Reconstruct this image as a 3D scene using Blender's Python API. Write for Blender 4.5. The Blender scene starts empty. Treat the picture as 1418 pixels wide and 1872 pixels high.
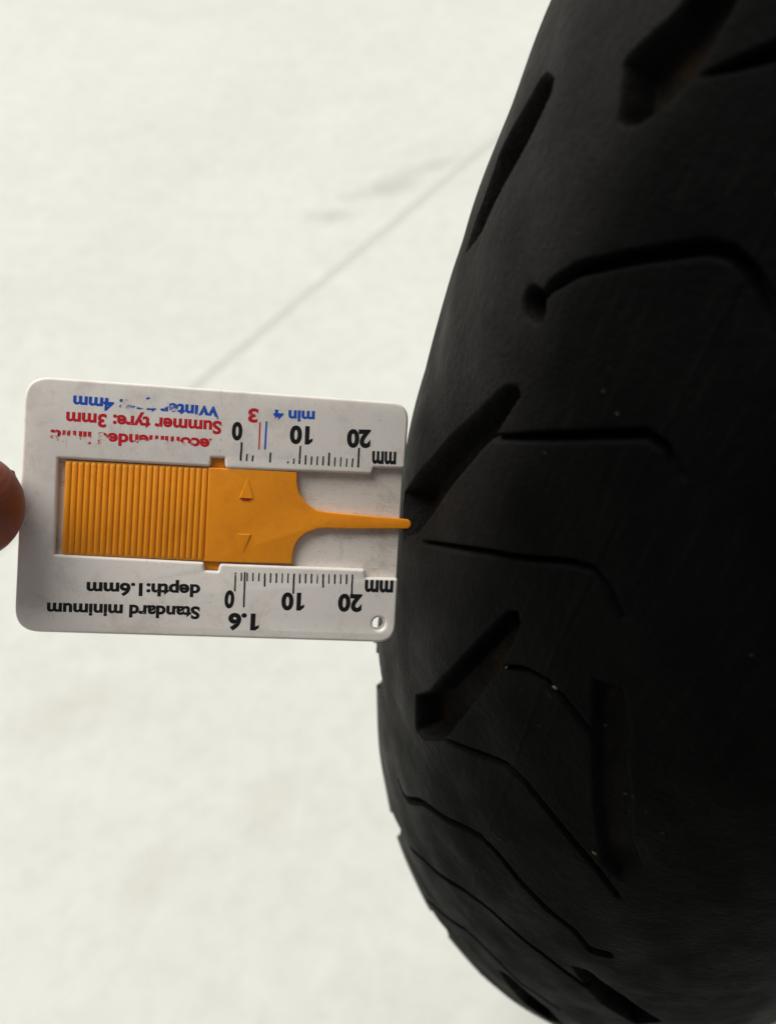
import bpy, bmesh, math, random
import numpy as np
from mathutils import Vector, Matrix, noise

# ---------------------------------------------------------------- measured layout
CAM_H = 0.52629
PITCH = 49.41
LENS = 45.698
WHEEL_C = [0.25006, 0.29343, 0.32103]
AXLE = [0.682389, -0.730989, 0.0]
RO = 0.32103
RHO = 0.06764
GAUGE_O = [-0.062286, 0.127857, 0.413157]
GAUGE_X = [0.98392, 0.071694, -0.163591]
GAUGE_Y = [0.063876, 0.728929, 0.681603]
GW = 67.35
GH = 44.38
FRAME_IN = [(67.26, -12.07), (61.46, -12.27), (61.23, -13.43), (34.66, -14.01), (34.46, -12.12), (32.2, -12.21), (32.15, -13.82), (6.07, -13.91), (6.18, -30.63), (31.84,
    -30.91), (32.02, -32.37), (34.34, -32.42), (34.6, -31.03), (60.92, -30.91), (61.22, -32.46), (67.25, -32.31)]
FLOOR_X = [67.04, 67.34]
SLIDER = [(31.77, -13.94), (47.44, -13.84), (47.66, -15.91), (48.05, -17.47), (48.76, -18.53), (49.45, -19.28), (50.28, -19.93), (51.51, -20.57), (53.63, -20.8), (56.3,
    -20.92), (68.38, -21.35), (68.87, -21.68), (69.12, -22.18), (68.94, -22.79), (68.5, -23.12), (56.48, -23.71), (53.51, -23.71), (51.72, -23.95), (49.68, -24.84),
    (48.74, -25.69), (48.19, -26.51), (47.8, -27.42), (47.61, -28.33), (47.54, -30.57), (31.88, -30.76)]
PAD = [(7.18, -14.13), (31.77, -13.94), (31.88, -30.76), (7.6, -30.62)]
RIBS = [8.4, 31.68]
ARROWS = [[(38.8, -15.24), (37.37, -19.15), (39.95, -19.15)], [(37.34, -25.49), (39.82, -25.45), (38.66, -29.08)]]
HOLE = (64.11, -40.95)
TEXTS = [("Winter tyre: 4mm", "blue", (33.19, -3.2), (8.1, -2.93), 2.13, "4"), ("Summer tyre: 3mm", "red", (33.62, -5.7), (7.06, -5.84), 2.28, "S"), ("Recommended limit:", "red", (33.7, -8.9), (4.57, -9.08), 2.09, "R"), ("0", "black", (37.33, -5.74), (35.45, -5.77), 3.11, "0"), ("10", "black", (49.91, -5.64), (45.77, -5.71), 3.15, "0"), ("20", "black", (60.47, -5.53), (56.1, -5.72), 3.18, "0"), ("3", "red", (39.99, -3.07), (38.19, -3.05), 2.43, "3"), ("min 4", "blue", (50.08, -2.76), (42.67, -2.98), 2.07, "4"), ("mm", "black", (65.43, -9.22), (60.96, -9.34), 2.2, "m"), ("0", "black", (37.54, -36.0), (35.79, -35.97), 3.07, "0"), ("10", "black", (50.1, -35.92), (45.93, -35.98), 3.1, "0"), ("20", "black", (60.72, -35.77), (56.27, -35.84), 3.13, "0"), ("1.6", "black", (42.14, -40.0), (36.61, -40.05), 2.99, "6"), ("mm", "black", (66.37, -32.96), (61.05, -33.02), 2.13, "m"), ("Standard minimum", "black", (31.52, -38.99), (5.3, -39.22), 2.21, "S"), ("depth:1.6mm", "black", (31.39, -35.01), (11.79, -35.35), 2.21, "d")]
TICKS = [("black", (37.31, -12.42), (37.32, -9.09), 1.2), ("black", (38.35, -12.42), (38.39, -11.11), 1), ("black", (39.39, -12.41), (39.45, -11.31), 1), ("black",
    (42.53, -12.41), (42.54, -10.6), 1.2), ("black", (45.69, -12.4), (45.78, -11.98), 1), ("black", (46.75, -12.4), (46.81, -11.43), 1), ("black", (47.8, -12.39), (47.81,
    -9.09), 1.2), ("black", (48.87, -12.39), (48.88, -10.69), 1), ("black", (49.93, -12.39), (49.95, -10.86), 1), ("black", (50.99, -12.39), (51.01, -10.77), 1),
    ("black", (52.06, -12.38), (52.07, -10.68), 1), ("black", (53.13, -12.38), (53.1, -9.97), 1.2), ("black", (54.2, -12.38), (54.22, -10.76), 1), ("black", (55.28,
    -12.38), (55.29, -10.66), 1), ("black", (56.35, -12.37), (56.38, -10.84), 1), ("black", (57.43, -12.37), (57.45, -10.74), 1), ("black", (58.51, -12.37), (58.49,
    -8.76), 1.2), ("red", (40.37, -5.34), (40.45, -10.23), 1.1), ("blue", (41.52, -5.07), (41.52, -10.13), 1.1), ("black", (37.49, -32.52), (37.51, -35.92), 1.2),
    ("black", (38.53, -32.49), (38.56, -34.01), 1), ("black", (39.57, -32.47), (39.6, -33.99), 1), ("black", (40.61, -32.44), (40.64, -33.97), 1), ("black", (41.66,
    -32.41), (41.69, -33.94), 1), ("black", (42.7, -32.39), (42.79, -34.86), 1.2), ("black", (43.75, -32.36), (43.8, -34.13), 1), ("black", (44.8, -32.34), (44.85,
    -34.1), 1), ("black", (45.85, -32.31), (45.9, -34.08), 1), ("black", (46.91, -32.28), (46.96, -34.06), 1), ("black", (47.97, -32.26), (48.01, -35.96), 1.2), ("black",
    (49.03, -32.23), (49.07, -34.01), 1), ("black", (50.09, -32.2), (50.14, -33.98), 1), ("black", (51.15, -32.18), (51.2, -33.96), 1), ("black", (52.22, -32.15), (52.27,
    -33.93), 1), ("black", (53.28, -32.13), (53.38, -34.62), 1.2), ("black", (54.35, -32.1), (54.4, -33.88), 1), ("black", (55.43, -32.07), (55.48, -33.86), 1), ("black",
    (56.5, -32.05), (56.55, -33.83), 1), ("black", (57.58, -32.02), (57.63, -33.81), 1), ("black", (58.66, -31.99), (58.72, -35.82), 1.2), ("black", (39.14, -32.36),
    (39.25, -38.76), 1.1)]
GROOVES = [[(1.0963, -0.6496), (1.0966, -0.5968), (1.1025, -0.5839), (1.1141, -0.5975), (1.1436, -0.6421), (1.1753, -0.6951), (1.1938, -0.7669), (1.1783, -0.7817),
    (1.1547, -0.7768), (1.1401, -0.771), (1.1188, -0.7251), (1.1005, -0.6849)], [(1.2198, -0.3361), (1.2158, -0.3029), (1.2181, -0.2857), (1.2443, -0.3126), (1.2557,
    -0.3428), (1.3395, -0.5018), (1.3623, -0.5936), (1.345, -0.6971), (1.3296, -0.648)], [(1.3169, -0.1037), (1.3131, -0.08), (1.3179, -0.0624), (1.3499, -0.0712),
    (1.3766, -0.0983), (1.4395, -0.1709), (1.4628, -0.2493), (1.4648, -0.2891), (1.4381, -0.3224), (1.418, -0.2652)], [(1.0797, -0.3793), (1.0999, -0.3272), (1.1005,
    -0.3052), (1.0974, -0.2767), (1.0898, -0.243), (1.0803, -0.2191), (1.0726, -0.2047), (1.0489, -0.1954), (1.0382, -0.1952), (1.042, -0.2865), (1.0572, -0.3028)],
    [(1.0755, -0.2045), (1.0659, -0.1476), (1.0566, -0.091), (1.0495, -0.05), (1.0553, -0.0325), (1.062, -0.0748), (1.0693, -0.1371)], [(1.3163, 0.1416), (1.3116,
    0.2041), (1.3308, 0.2543), (1.3551, 0.289), (1.373, 0.33), (1.4021, 0.3703), (1.4246, 0.4297), (1.4465, 0.4003), (1.438, 0.3416), (1.3974, 0.2674)], [(1.6913,
    0.1748), (1.6858, 0.2139), (1.7258, 0.3628), (1.7681, 0.4264), (1.7845, 0.3628), (1.7625, 0.2776)], [(1.5818, 0.3915), (1.576, 0.4373), (1.6007, 0.5608), (1.6546,
    0.7151), (1.6714, 0.6404), (1.6351, 0.517)], [(1.1765, -0.311), (1.1802, -0.3047), (1.1838, -0.3075), (1.1867, -0.3188), (1.1881, -0.3365), (1.1878, -0.3568),
    (1.1857, -0.3751), (1.1823, -0.3866), (1.1784, -0.3883), (1.175, -0.3798), (1.1728, -0.3636), (1.1724, -0.3438), (1.1737, -0.3249)]]
SIPES = [(1.79, [(1.1777, -0.3339), (1.1744, -0.3272), (1.1712, -0.3206), (1.168, -0.3142), (1.1636, -0.2959), (1.1594, -0.2784), (1.1554, -0.2617), (1.1504, -0.227),
    (1.1457, -0.1945), (1.1412, -0.1639), (1.1352, -0.1176), (1.1297, -0.0746), (1.1244, -0.0342), (1.1237, -0.0193), (1.123, -0.0046), (1.1223, 0.0099), (1.1232,
    0.0269), (1.1242, 0.0436), (1.1252, 0.0602), (1.1278, 0.0821), (1.1305, 0.1037), (1.1332, 0.1252), (1.1362, 0.1438), (1.1392, 0.1622), (1.1423, 0.1806)]), (1.38,
    [(1.2447, -0.3114), (1.2374, -0.2612), (1.2308, -0.2156), (1.2248, -0.1735), (1.2188, -0.1327), (1.2134, -0.0945), (1.2082, -0.0585), (1.2045, -0.0308), (1.2009,
    -0.0041), (1.1974, 0.0217), (1.1975, 0.0363), (1.1976, 0.0508), (1.1977, 0.0652), (1.2, 0.0823), (1.2022, 0.0993), (1.2045, 0.1163)]), (1.02, [(1.338, -0.4591),
    (1.3266, -0.3927), (1.3172, -0.336), (1.3093, -0.286), (1.302, -0.2376), (1.2957, -0.1934), (1.29, -0.1524), (1.2824, -0.1014), (1.2756, -0.0542), (1.2695, -0.01),
    (1.2678, 0.0085), (1.2661, 0.0266), (1.2645, 0.0444), (1.2659, 0.0609), (1.2673, 0.0773), (1.2687, 0.0935), (1.2715, 0.1099), (1.2742, 0.1263), (1.2771, 0.1426)]),
    (1.12, [(1.35, -0.0655), (1.3464, -0.0457), (1.3431, -0.0265), (1.3399, -0.0078), (1.3385, 0.0121), (1.3372, 0.0316), (1.336, 0.0508), (1.3368, 0.0674), (1.3375,
    0.0838), (1.3383, 0.1001), (1.3413, 0.1294), (1.3445, 0.1584), (1.3479, 0.1872), (1.3509, 0.2012), (1.354, 0.2152), (1.3571, 0.2293)]), (1.08, [(1.4383, -0.1647),
    (1.4323, -0.1271), (1.4271, -0.0918), (1.4225, -0.0582), (1.4181, -0.0267), (1.4141, 0.0036), (1.4105, 0.0327), (1.4105, 0.0534), (1.4107, 0.0738), (1.411, 0.094),
    (1.414, 0.1252), (1.4173, 0.1561), (1.4209, 0.1868), (1.4244, 0.2116), (1.428, 0.2364), (1.432, 0.2612), (1.4366, 0.289), (1.4415, 0.3169), (1.4468, 0.345), (1.4516,
    0.3675), (1.4566, 0.3903), (1.462, 0.4133)]), (1.35, [(1.5581, -0.3621), (1.5587, -0.3485), (1.5594, -0.3354), (1.5603, -0.3226), (1.5588, -0.3121), (1.5573,
    -0.3019), (1.556, -0.2919), (1.546, -0.2644), (1.5372, -0.2394), (1.5293, -0.2162), (1.5206, -0.1711), (1.5135, -0.1298), (1.5077, -0.0913), (1.5007, -0.049), (1.495,
    -0.0092), (1.4901, 0.0286), (1.4906, 0.0491), (1.4913, 0.0692), (1.4922, 0.089), (1.4955, 0.1168), (1.4993, 0.1442), (1.5034, 0.1715), (1.5066, 0.2033), (1.5102,
    0.2349), (1.5144, 0.2664), (1.5168, 0.2959), (1.5197, 0.3255), (1.5231, 0.3551), (1.5288, 0.376), (1.5349, 0.397), (1.5415, 0.4184)]), (1.12, [(1.6331, -0.2731),
    (1.6208, -0.2209), (1.6124, -0.1755), (1.6065, -0.1346), (1.5944, -0.0798), (1.5854, -0.0303), (1.5787, 0.0154), (1.5749, 0.0516), (1.5721, 0.0863), (1.5701, 0.12),
    (1.5724, 0.161), (1.5758, 0.2013), (1.5803, 0.2411), (1.5837, 0.2795), (1.5882, 0.3177), (1.5938, 0.356), (1.5972, 0.3811), (1.6011, 0.4063), (1.6055, 0.4317),
    (1.6124, 0.4697), (1.6208, 0.5085), (1.631, 0.5484)]), (1.12, [(1.7261, -0.219), (1.7109, -0.1793), (1.7016, -0.1468), (1.6952, -0.118), (1.6779, -0.0625), (1.6667,
    -0.0146), (1.659, 0.0288), (1.6581, 0.0695), (1.659, 0.1085), (1.6614, 0.1463), (1.6665, 0.1833), (1.6732, 0.2196), (1.6818, 0.2555), (1.686, 0.3037), (1.6931,
    0.3513), (1.7037, 0.399)]), (2.54, [(1.5398, 0.4248), (1.5394, 0.4365), (1.5391, 0.4482), (1.5388, 0.4599)])]
NOTCHES = [(1.5457, -0.7581), (1.7025, -0.4828), (1.7889, -0.1696)]
JOINT = [[0.102, 0.9454], [-0.147, 0.5857]]
STAINS = [[-0.0048, 0.8679], [-0.0539, 0.8204], [0.0503, 0.9134], [-0.1251, 0.1922], [-0.1933, 0.2936], [-0.07, 0.2318]]
PHI0, PHI1 = 0.95, 2.0          # stretch of the tread that carries the hand-cut detail

sc = bpy.context.scene
col = sc.collection

# ---------------------------------------------------------------- camera, sky, sun, exposure
cd = bpy.data.cameras.new('camera')
cam = bpy.data.objects.new('camera', cd); col.objects.link(cam)
cam.location = (0, 0, CAM_H)
cam.rotation_euler = (math.radians(90 - PITCH), 0, 0)
cd.sensor_fit = 'HORIZONTAL'; cd.sensor_width = 36; cd.lens = LENS
cd.clip_start = 0.005; cd.clip_end = 200
cd.dof.use_dof = True; cd.dof.focus_distance = 0.174; cd.dof.aperture_fstop = 22
sc.camera = cam

SUN_DIR = Vector((-0.45, 0.34, 0.78)).normalized()
sl = bpy.data.lights.new('sun', 'SUN'); sl.energy = 3.2; sl.angle = math.radians(55); sl.color = (1.0, 0.97, 0.91)
so = bpy.data.objects.new('sun', sl); col.objects.link(so)
so.rotation_euler = SUN_DIR.to_track_quat('Z', 'Y').to_euler(); so.location = (-2, 3, 4)

w = bpy.data.worlds.new('World'); sc.world = w; w.use_nodes = True
nt = w.node_tree; nt.nodes.clear()
sky = nt.nodes.new('ShaderNodeTexSky'); sky.sky_type = 'NISHITA'; sky.sun_disc = False
sky.sun_elevation = math.asin(SUN_DIR.z); sky.sun_rotation = math.atan2(SUN_DIR.x, SUN_DIR.y)
sky.dust_density = 1.0; sky.air_density = 1.0
hs = nt.nodes.new('ShaderNodeHueSaturation'); hs.inputs['Saturation'].default_value = 0.10   # overcast: grey, not blue
bg = nt.nodes.new('ShaderNodeBackground'); bg.inputs['Strength'].default_value = 0.05
wo = nt.nodes.new('ShaderNodeOutputWorld')
nt.links.new(sky.outputs[0], hs.inputs['Color']); nt.links.new(hs.outputs[0], bg.inputs['Color']); nt.links.new(bg.outputs[0], wo.inputs[0])

sc.view_settings.view_transform = 'Standard'; sc.view_settings.look = 'None'
sc.view_settings.gamma = 1.0; sc.view_settings.exposure = 0.4
sc.render.engine = 'CYCLES'

# ---------------------------------------------------------------- material helpers
class NT:
    def __init__(s, name):
        s.m = bpy.data.materials.new(name); s.m.use_nodes = True
        s.t = s.m.node_tree; s.b = s.t.nodes['Principled BSDF']; s.out = s.t.nodes['Material Output']
        s.tc = s.t.nodes.new('ShaderNodeTexCoord')
    def n(s, kind, **kw):
        o = s.t.nodes.new('ShaderNode' + kind)
        for k, v in kw.items():
            if k.startswith('i_'): o.inputs[k[2:].replace('_', ' ')].default_value = v
            else: setattr(o, k, v)
        return o
    def l(s, a, b): s.t.links.new(a, b)
    def coord(s, scale=(1, 1, 1), loc=(0, 0, 0)):
        mp = s.n('Mapping'); mp.inputs['Scale'].default_value = scale; mp.inputs['Location'].default_value = loc
        s.l(s.tc.outputs['Object'], mp.inputs[0]); return mp.outputs[0]
    def noise(s, sc_, detail=4, rough=0.55, vec=None, dist=0.0):
        o = s.n('TexNoise'); o.inputs['Scale'].default_value = sc_; o.inputs['Detail'].default_value = detail
        o.inputs['Roughness'].default_value = rough; o.inputs['Distortion'].default_value = dist
        s.l(vec or s.tc.outputs['Object'], o.inputs['Vector']); return o.outputs['Fac']
    def ramp(s, fac, stops):
        o = s.n('ValToRGB'); e = o.color_ramp.elements
        while len(e) < len(stops): e.new(0.5)
        for k, (p, c) in zip(e, stops):
            k.position = p; k.color = c if len(c) == 4 else (*c, 1)
        s.l(fac, o.inputs[0]); return o.outputs['Color']
    def math(s, op, a, b=None, clamp=False):
        o = s.n('Math', operation=op, use_clamp=clamp)
        for i, v in enumerate((a, b)):
            if v is None: continue
            if isinstance(v, (int, float)): o.inputs[i].default_value = v
            else: s.l(v, o.inputs[i])
        return o.outputs[0]
    def mix(s, fac, a, b, mode='MIX'):
        o = s.n('Mix', data_type='RGBA', blend_type=mode)
        for i, v in ((0, fac), (6, a), (7, b)):
            if isinstance(v, (int, float)): o.inputs[i].default_value = v
            elif isinstance(v, tuple): o.inputs[i].default_value = v if len(v) == 4 else (*v, 1)
            else: s.l(v, o.inputs[i])
        return o.outputs[2]
    def bump(s, h, strength, dist):
        o = s.n('Bump'); o.inputs['Strength'].default_value = strength; o.inputs['Distance'].default_value = dist
        s.l(h, o.inputs['Height']); s.l(o.outputs[0], s.b.inputs['Normal']); return o
    def set(s, **kw):
        for k, v in kw.items():
            i = s.b.inputs[k.replace('_', ' ')]
            if isinstance(v, (int, float)): i.default_value = v
            elif isinstance(v, tuple): i.default_value = v if len(v) == len(i.default_value) else (*v, 1)
            else: s.l(v, i)

def G3(v): return (v, v, v)

# concrete
def mat_concrete():
    m = NT('pale_concrete')
    a = m.ramp(m.noise(2.3, 6, 0.6), [(0.3, (0.595, 0.605, 0.565)), (0.7, (0.655, 0.665, 0.63))])
    # faint water marks and dirt blotches
    b = m.noise(9, 5, 0.65, dist=0.6)
    a = m.mix(m.math('MULTIPLY', m.ramp(b, [(0.46, G3(0)), (0.70, G3(1))]), 0.22), a, (0.50, 0.49, 0.43))
    c = m.noise(70, 4, 0.6)
    a = m.mix(m.math('MULTIPLY', m.ramp(c, [(0.45, G3(0)), (0.72, G3(1))]), 0.22), a, (0.45, 0.44, 0.39))
    d_ = m.noise(26, 5, 0.6, dist=1.2)
    a = m.mix(m.math('MULTIPLY', m.ramp(d_, [(0.5, G3(0)), (0.66, G3(1))]), 0.20), a, (0.74, 0.745, 0.72))
    pos = m.tc.outputs['Object']
    for (x, y), rx, ry, ang, amt, colr in zip(STAINS, (0.05, 0.035, 0.05, 0.03, 0.05, 0.03), (0.020, 0.016, 0.013, 0.018, 0.03, 0.02),
                                        (0.5, 0.3, 0.5, 0.9, 0.2, 1.2), (0.70, 0.50, 0.45, 0.26, 0.20, 0.18),
                                        ((0.40, 0.40, 0.36),) * 3 + ((0.40, 0.37, 0.30),) * 3):
        mp = m.n('Mapping', vector_type='TEXTURE'); mp.inputs['Location'].default_value = (x, y, 0)
        mp.inputs['Rotation'].default_value = (0, 0, ang); mp.inputs['Scale'].default_value = (rx, ry, 1)
        m.l(pos, mp.inputs[0])
        ln = m.n('VectorMath', operation='LENGTH'); m.l(mp.outputs[0], ln.inputs[0])
        d = m.math('ADD', ln.outputs['Value'], m.math('MULTIPLY', m.math('SUBTRACT', m.noise(34, 5, 0.7), 0.5), 2.2))
        f = m.ramp(d, [(0.0, G3(1)), (1.0, G3(0))])
        a = m.mix(m.math('MULTIPLY', f, amt), a, colr)
    m.set(Base_Color=a, Roughness=0.8, Specular_IOR_Level=0.25)
    m.bump(m.noise(220, 5, 0.6), 0.14, 0.0012)
    return m.m

def mat_joint():
    m = NT('joint_filler_grey')
    m.set(Base_Color=m.ramp(m.noise(50, 4), [(0.3, (0.51, 0.515, 0.48)), (0.7, (0.555, 0.56, 0.525))]), Roughness=0.8)
    return m.m

# rubber: scrubbed grey on the lit shoulder only, shade painted in; dusty groove floors
def mat_rubber():
    m = NT('tyre_rubber')
    at = m.n('Attribute', attribute_name='tread'); sp = m.n('SeparateColor'); m.l(at.outputs['Color'], sp.inputs[0])
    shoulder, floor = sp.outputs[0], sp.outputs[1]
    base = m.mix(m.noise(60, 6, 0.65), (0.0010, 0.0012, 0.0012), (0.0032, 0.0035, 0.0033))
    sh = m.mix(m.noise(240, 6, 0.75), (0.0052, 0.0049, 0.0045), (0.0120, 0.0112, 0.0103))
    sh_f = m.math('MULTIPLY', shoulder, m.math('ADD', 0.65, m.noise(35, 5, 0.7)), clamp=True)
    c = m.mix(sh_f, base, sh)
    fl = m.mix(m.ramp(m.noise(130, 5, 0.7), [(0.42, G3(0)), (0.72, G3(1))]), (0.003, 0.0022, 0.0018), (0.036, 0.022, 0.009))
    c = m.mix(m.math('MULTIPLY', floor, 0.75), c, fl)
    # grey bloom in streaks along the tread and pale grit specks
    st = m.ramp(m.noise(95, 6, 0.75, dist=0.8), [(0.55, G3(0)), (0.8, G3(1))])
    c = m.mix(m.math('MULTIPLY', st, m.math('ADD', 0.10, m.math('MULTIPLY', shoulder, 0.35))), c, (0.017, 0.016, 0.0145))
    vo = m.n('TexVoronoi'); vo.inputs['Scale'].default_value = 650; m.l(m.tc.outputs['Object'], vo.inputs['Vector'])
    spk = m.math('LESS_THAN', vo.outputs['Distance'], 0.13)
    rare = m.math('GREATER_THAN', m.noise(75, 3, 0.7), 0.63)
    c = m.mix(m.math('MULTIPLY', m.math('MULTIPLY', spk, rare), 0.4), c, (0.10, 0.095, 0.085))
    av = m.n('Attribute', attribute_name='along'); mpv = m.n('Mapping'); mpv.inputs['Scale'].default_value = (70, 900, 1); m.l(av.outputs['Vector'], mpv.inputs[0])
    scf = m.ramp(m.noise(1.0, 5, 0.7, mpv.outputs[0], dist=0.3), [(0.52, G3(0)), (0.74, G3(1))])
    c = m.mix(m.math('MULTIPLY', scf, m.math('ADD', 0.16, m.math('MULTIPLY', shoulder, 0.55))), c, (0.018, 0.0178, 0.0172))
    blot = m.ramp(m.noise(22, 6, 0.7, dist=0.7), [(0.42, G3(0)), (0.66, G3(1))])
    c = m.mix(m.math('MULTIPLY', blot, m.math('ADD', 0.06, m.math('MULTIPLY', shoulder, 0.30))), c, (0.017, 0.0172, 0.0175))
    pit = m.ramp(m.noise(1300, 3, 0.6), [(0.36, G3(0)), (0.46, G3(1))])
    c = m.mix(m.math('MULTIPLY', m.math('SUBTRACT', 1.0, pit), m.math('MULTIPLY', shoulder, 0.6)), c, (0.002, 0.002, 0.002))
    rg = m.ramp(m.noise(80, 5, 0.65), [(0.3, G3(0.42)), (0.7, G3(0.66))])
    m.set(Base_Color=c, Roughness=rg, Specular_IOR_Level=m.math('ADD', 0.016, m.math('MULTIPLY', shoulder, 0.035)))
    h = m.math('ADD', m.math('MULTIPLY', m.noise(900, 5, 0.7), 0.6), m.noise(160, 4, 0.6))
    m.bump(h, 0.6, 0.0009)
    return m.m

def plastic(name, c0, c1, dirt, rough=0.42, sss=0.08, grime=0.35, streak=None):
    m = NT(name)
    c = m.mix(m.noise(70, 4, 0.6), c0, c1)
    d = m.ramp(m.noise(150, 6, 0.75, dist=0.4), [(0.50, G3(0)), (0.78, G3(1))])
    c = m.mix(m.math('MULTIPLY', d, grime), c, dirt)
    # fine scratches and specks of dirt
    s = m.ramp(m.noise(26, 3, 0.5, m.coord((18, 260, 40)) if streak else m.coord((62, 15, 40)), dist=2.2), [(0.645, G3(0)), (0.675, G3(1))])
    c = m.mix(m.math('MULTIPLY', s, grime * (1.3 if streak else 0.5)), c, dirt)
    spk = m.ramp(m.noise(1150, 2, 0.4, dist=1.0), [(0.755, G3(0)), (0.79, G3(1))])
    spk = m.math('MULTIPLY', spk, m.math('GREATER_THAN', m.noise(140, 2), 0.46))
    c = m.mix(m.math('MULTIPLY', spk, 0.6), c, (0.07, 0.055, 0.04))
    m.set(Base_Color=c, Roughness=m.ramp(m.noise(120, 5, 0.7), [(0.3, G3(rough - 0.06)), (0.7, G3(rough + 0.14))]), Specular_IOR_Level=0.4,
          Subsurface_Weight=sss, Subsurface_Radius=(0.0012, 0.001, 0.0008), Subsurface_Scale=1.0)
    m.bump(m.noise(400, 5, 0.7), 0.12, 0.0002)
    return m.m

def ink(name, colr, wear):
    """screen print, rubbed away in the given spots (x, y, rx, ry, amount) of the gauge face, mm"""
    m = NT(name); pos = m.tc.outputs['Object']
    tot = None
    for (x, y, rx, ry, a) in wear:
        mp = m.n('Mapping', vector_type='TEXTURE'); mp.inputs['Location'].default_value = (x / 1e3, y / 1e3, 0)
        mp.inputs['Scale'].default_value = (rx / 1e3, ry / 1e3, 1); m.l(pos, mp.inputs[0])
        ln = m.n('VectorMath', operation='LENGTH'); m.l(mp.outputs[0], ln.inputs[0])
        v = m.math('MULTIPLY', m.math('SUBTRACT', 1.0, m.math('POWER', ln.outputs['Value'], 4.0), clamp=True), a)
        tot = v if tot is None else m.math('MAXIMUM', tot, v)
    nz = m.math('ADD', m.math('MULTIPLY', m.noise(1900, 4, 0.7), 0.5), m.math('MULTIPLY', m.noise(800, 3, 0.6), 0.5))
    keep = m.ramp(m.math('SUBTRACT', nz, tot if tot is not None else 0.0), [(0.24, G3(0)), (0.33, G3(1))])
    tr = m.n('BsdfTransparent'); mx = m.n('MixShader')
    m.l(keep, mx.inputs[0]); m.l(tr.outputs[0], mx.inputs[1]); m.l(m.b.outputs[0], mx.inputs[2]); m.l(mx.outputs[0], m.out.inputs[0])
    m.set(Base_Color=colr, Roughness=0.5, Specular_IOR_Level=0.3)
    return m.m

def mat_skin():
    m = NT('skin')
    c = m.mix(m.noise(90, 5, 0.6), (0.19, 0.046, 0.023), (0.25, 0.072, 0.038))
    m.set(Base_Color=c, Roughness=0.5, Specular_IOR_Level=0.35, Subsurface_Weight=0.15, Subsurface_Radius=(0.003, 0.0012, 0.0007), Subsurface_Scale=1.0)
    wv = m.n('TexWave', wave_type='RINGS'); wv.inputs['Scale'].default_value = 330; wv.inputs['Distortion'].default_value = 4
    wv.inputs['Detail Scale'].default_value = 1.2; m.l(m.coord(), wv.inputs['Vector'])
    m.bump(m.math('ADD', m.math('MULTIPLY', wv.outputs['Fac'], 0.35), m.noise(500, 4)), 0.25, 0.0003)
    return m.m

def simple(name, c0, c1, rough=0.7, scale=60):
    m = NT(name); m.set(Base_Color=m.mix(m.noise(scale, 4), c0, c1), Roughness=rough); return m.m

M_CON, M_JOINT, M_RUB = mat_concrete(), mat_joint(), mat_rubber()
M_WHITE = plastic('white_plastic', (0.79, 0.75, 0.70), (0.84, 0.80, 0.75), (0.42, 0.35, 0.28), grime=0.48)
M_FLOOR = plastic('grimy_white_plastic', (0.80, 0.735, 0.66), (0.86, 0.80, 0.73), (0.24, 0.16, 0.10), grime=0.6, streak=True)
M_YEL = plastic('yellow_plastic', (0.86, 0.295, 0.010), (0.92, 0.34, 0.014), (0.52, 0.14, 0.005), rough=0.34, grime=0.4, sss=0.3)
M_BLACK = ink('black_ink', (0.008, 0.008, 0.009), [(15, -37.5, 5, 1.4, 0.07), (18.8, -34.6, 3.2, 0.75, 0.26), (46.3, -11.6, 2.4, 1.2, 0.15),
        (55, -11.2, 2.2, 0.9, 0.12), (38, -31.5, 1.2, 2.4, 0.16), (42, -32.4, 1.0, 1.4, 0.2), (53, -32.6, 2, 1.4, 0.16), (49.5, -32.4, 0.6, 1.2, 0.2), (36, -33.0, 0.8, 3, 0.15), (66.5, -10, 1.4, 1.6, 0.22)])
M_RED = ink('red_ink', (0.56, 0.012, 0.022), [(32.8, -9.9, 1.5, 1.8, 0.37), (23.5, -10.5, 7.0, 1.2, 0.35), (20.5, -9.3, 3.2, 0.7, 0.15), (13.2, -10.2, 1.9, 1.9, 0.28), (8.5, -10.4, 5.0, 0.95, 0.31), (7.5, -9.3, 3.6, 0.8, 0.15),
        (17, -7.8, 3.0, 1.3, 0.13), (24.0, -7.9, 2.4, 0.7, 0.24), (38.2, -4.2, 0.8, 0.8, 0.2)])
M_BLUE = ink('blue_ink', (0.012, 0.09, 0.50), [(20.5, -3.4, 5.2, 1.0, 0.36), (20.0, -5.1, 6.5, 0.9, 0.24), (17.3, -4.2, 2.1, 1.8, 0.26), (29, -5.2, 5.5, 0.62, 0.34), (30, -4.2, 4.5, 1.2, 0.12), (25.0, -4.0, 1.4, 1.6, 0.2), (43.2, -4.9, 0.7, 0.8, 0.3)])
INK = {'black': M_BLACK, 'red': M_RED, 'blue': M_BLUE}
M_MARK = simple('red_paint', (0.35, 0.01, 0.01), (0.42, 0.015, 0.012))
M_SKIN = mat_skin()
M_NAIL = simple('fingernail', (0.35, 0.20, 0.15), (0.42, 0.25, 0.19), 0.35)
M_CLOTH = simple('dark_cloth', (0.02, 0.022, 0.027), (0.03, 0.032, 0.038), 0.9, 400)
M_TROUS = simple('dark_denim', (0.012, 0.016, 0.026), (0.022, 0.028, 0.042), 0.9, 500)
M_HAIR = simple('dark_hair', (0.010, 0.007, 0.005), (0.022, 0.015, 0.010), 0.6, 300)
M_EYE = simple('eyeball', (0.05, 0.03, 0.02), (0.08, 0.05, 0.03), 0.1)
M_GRIT = simple('sand_stone', (0.07, 0.045, 0.02), (0.13, 0.085, 0.04), 0.8, 900)

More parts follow.
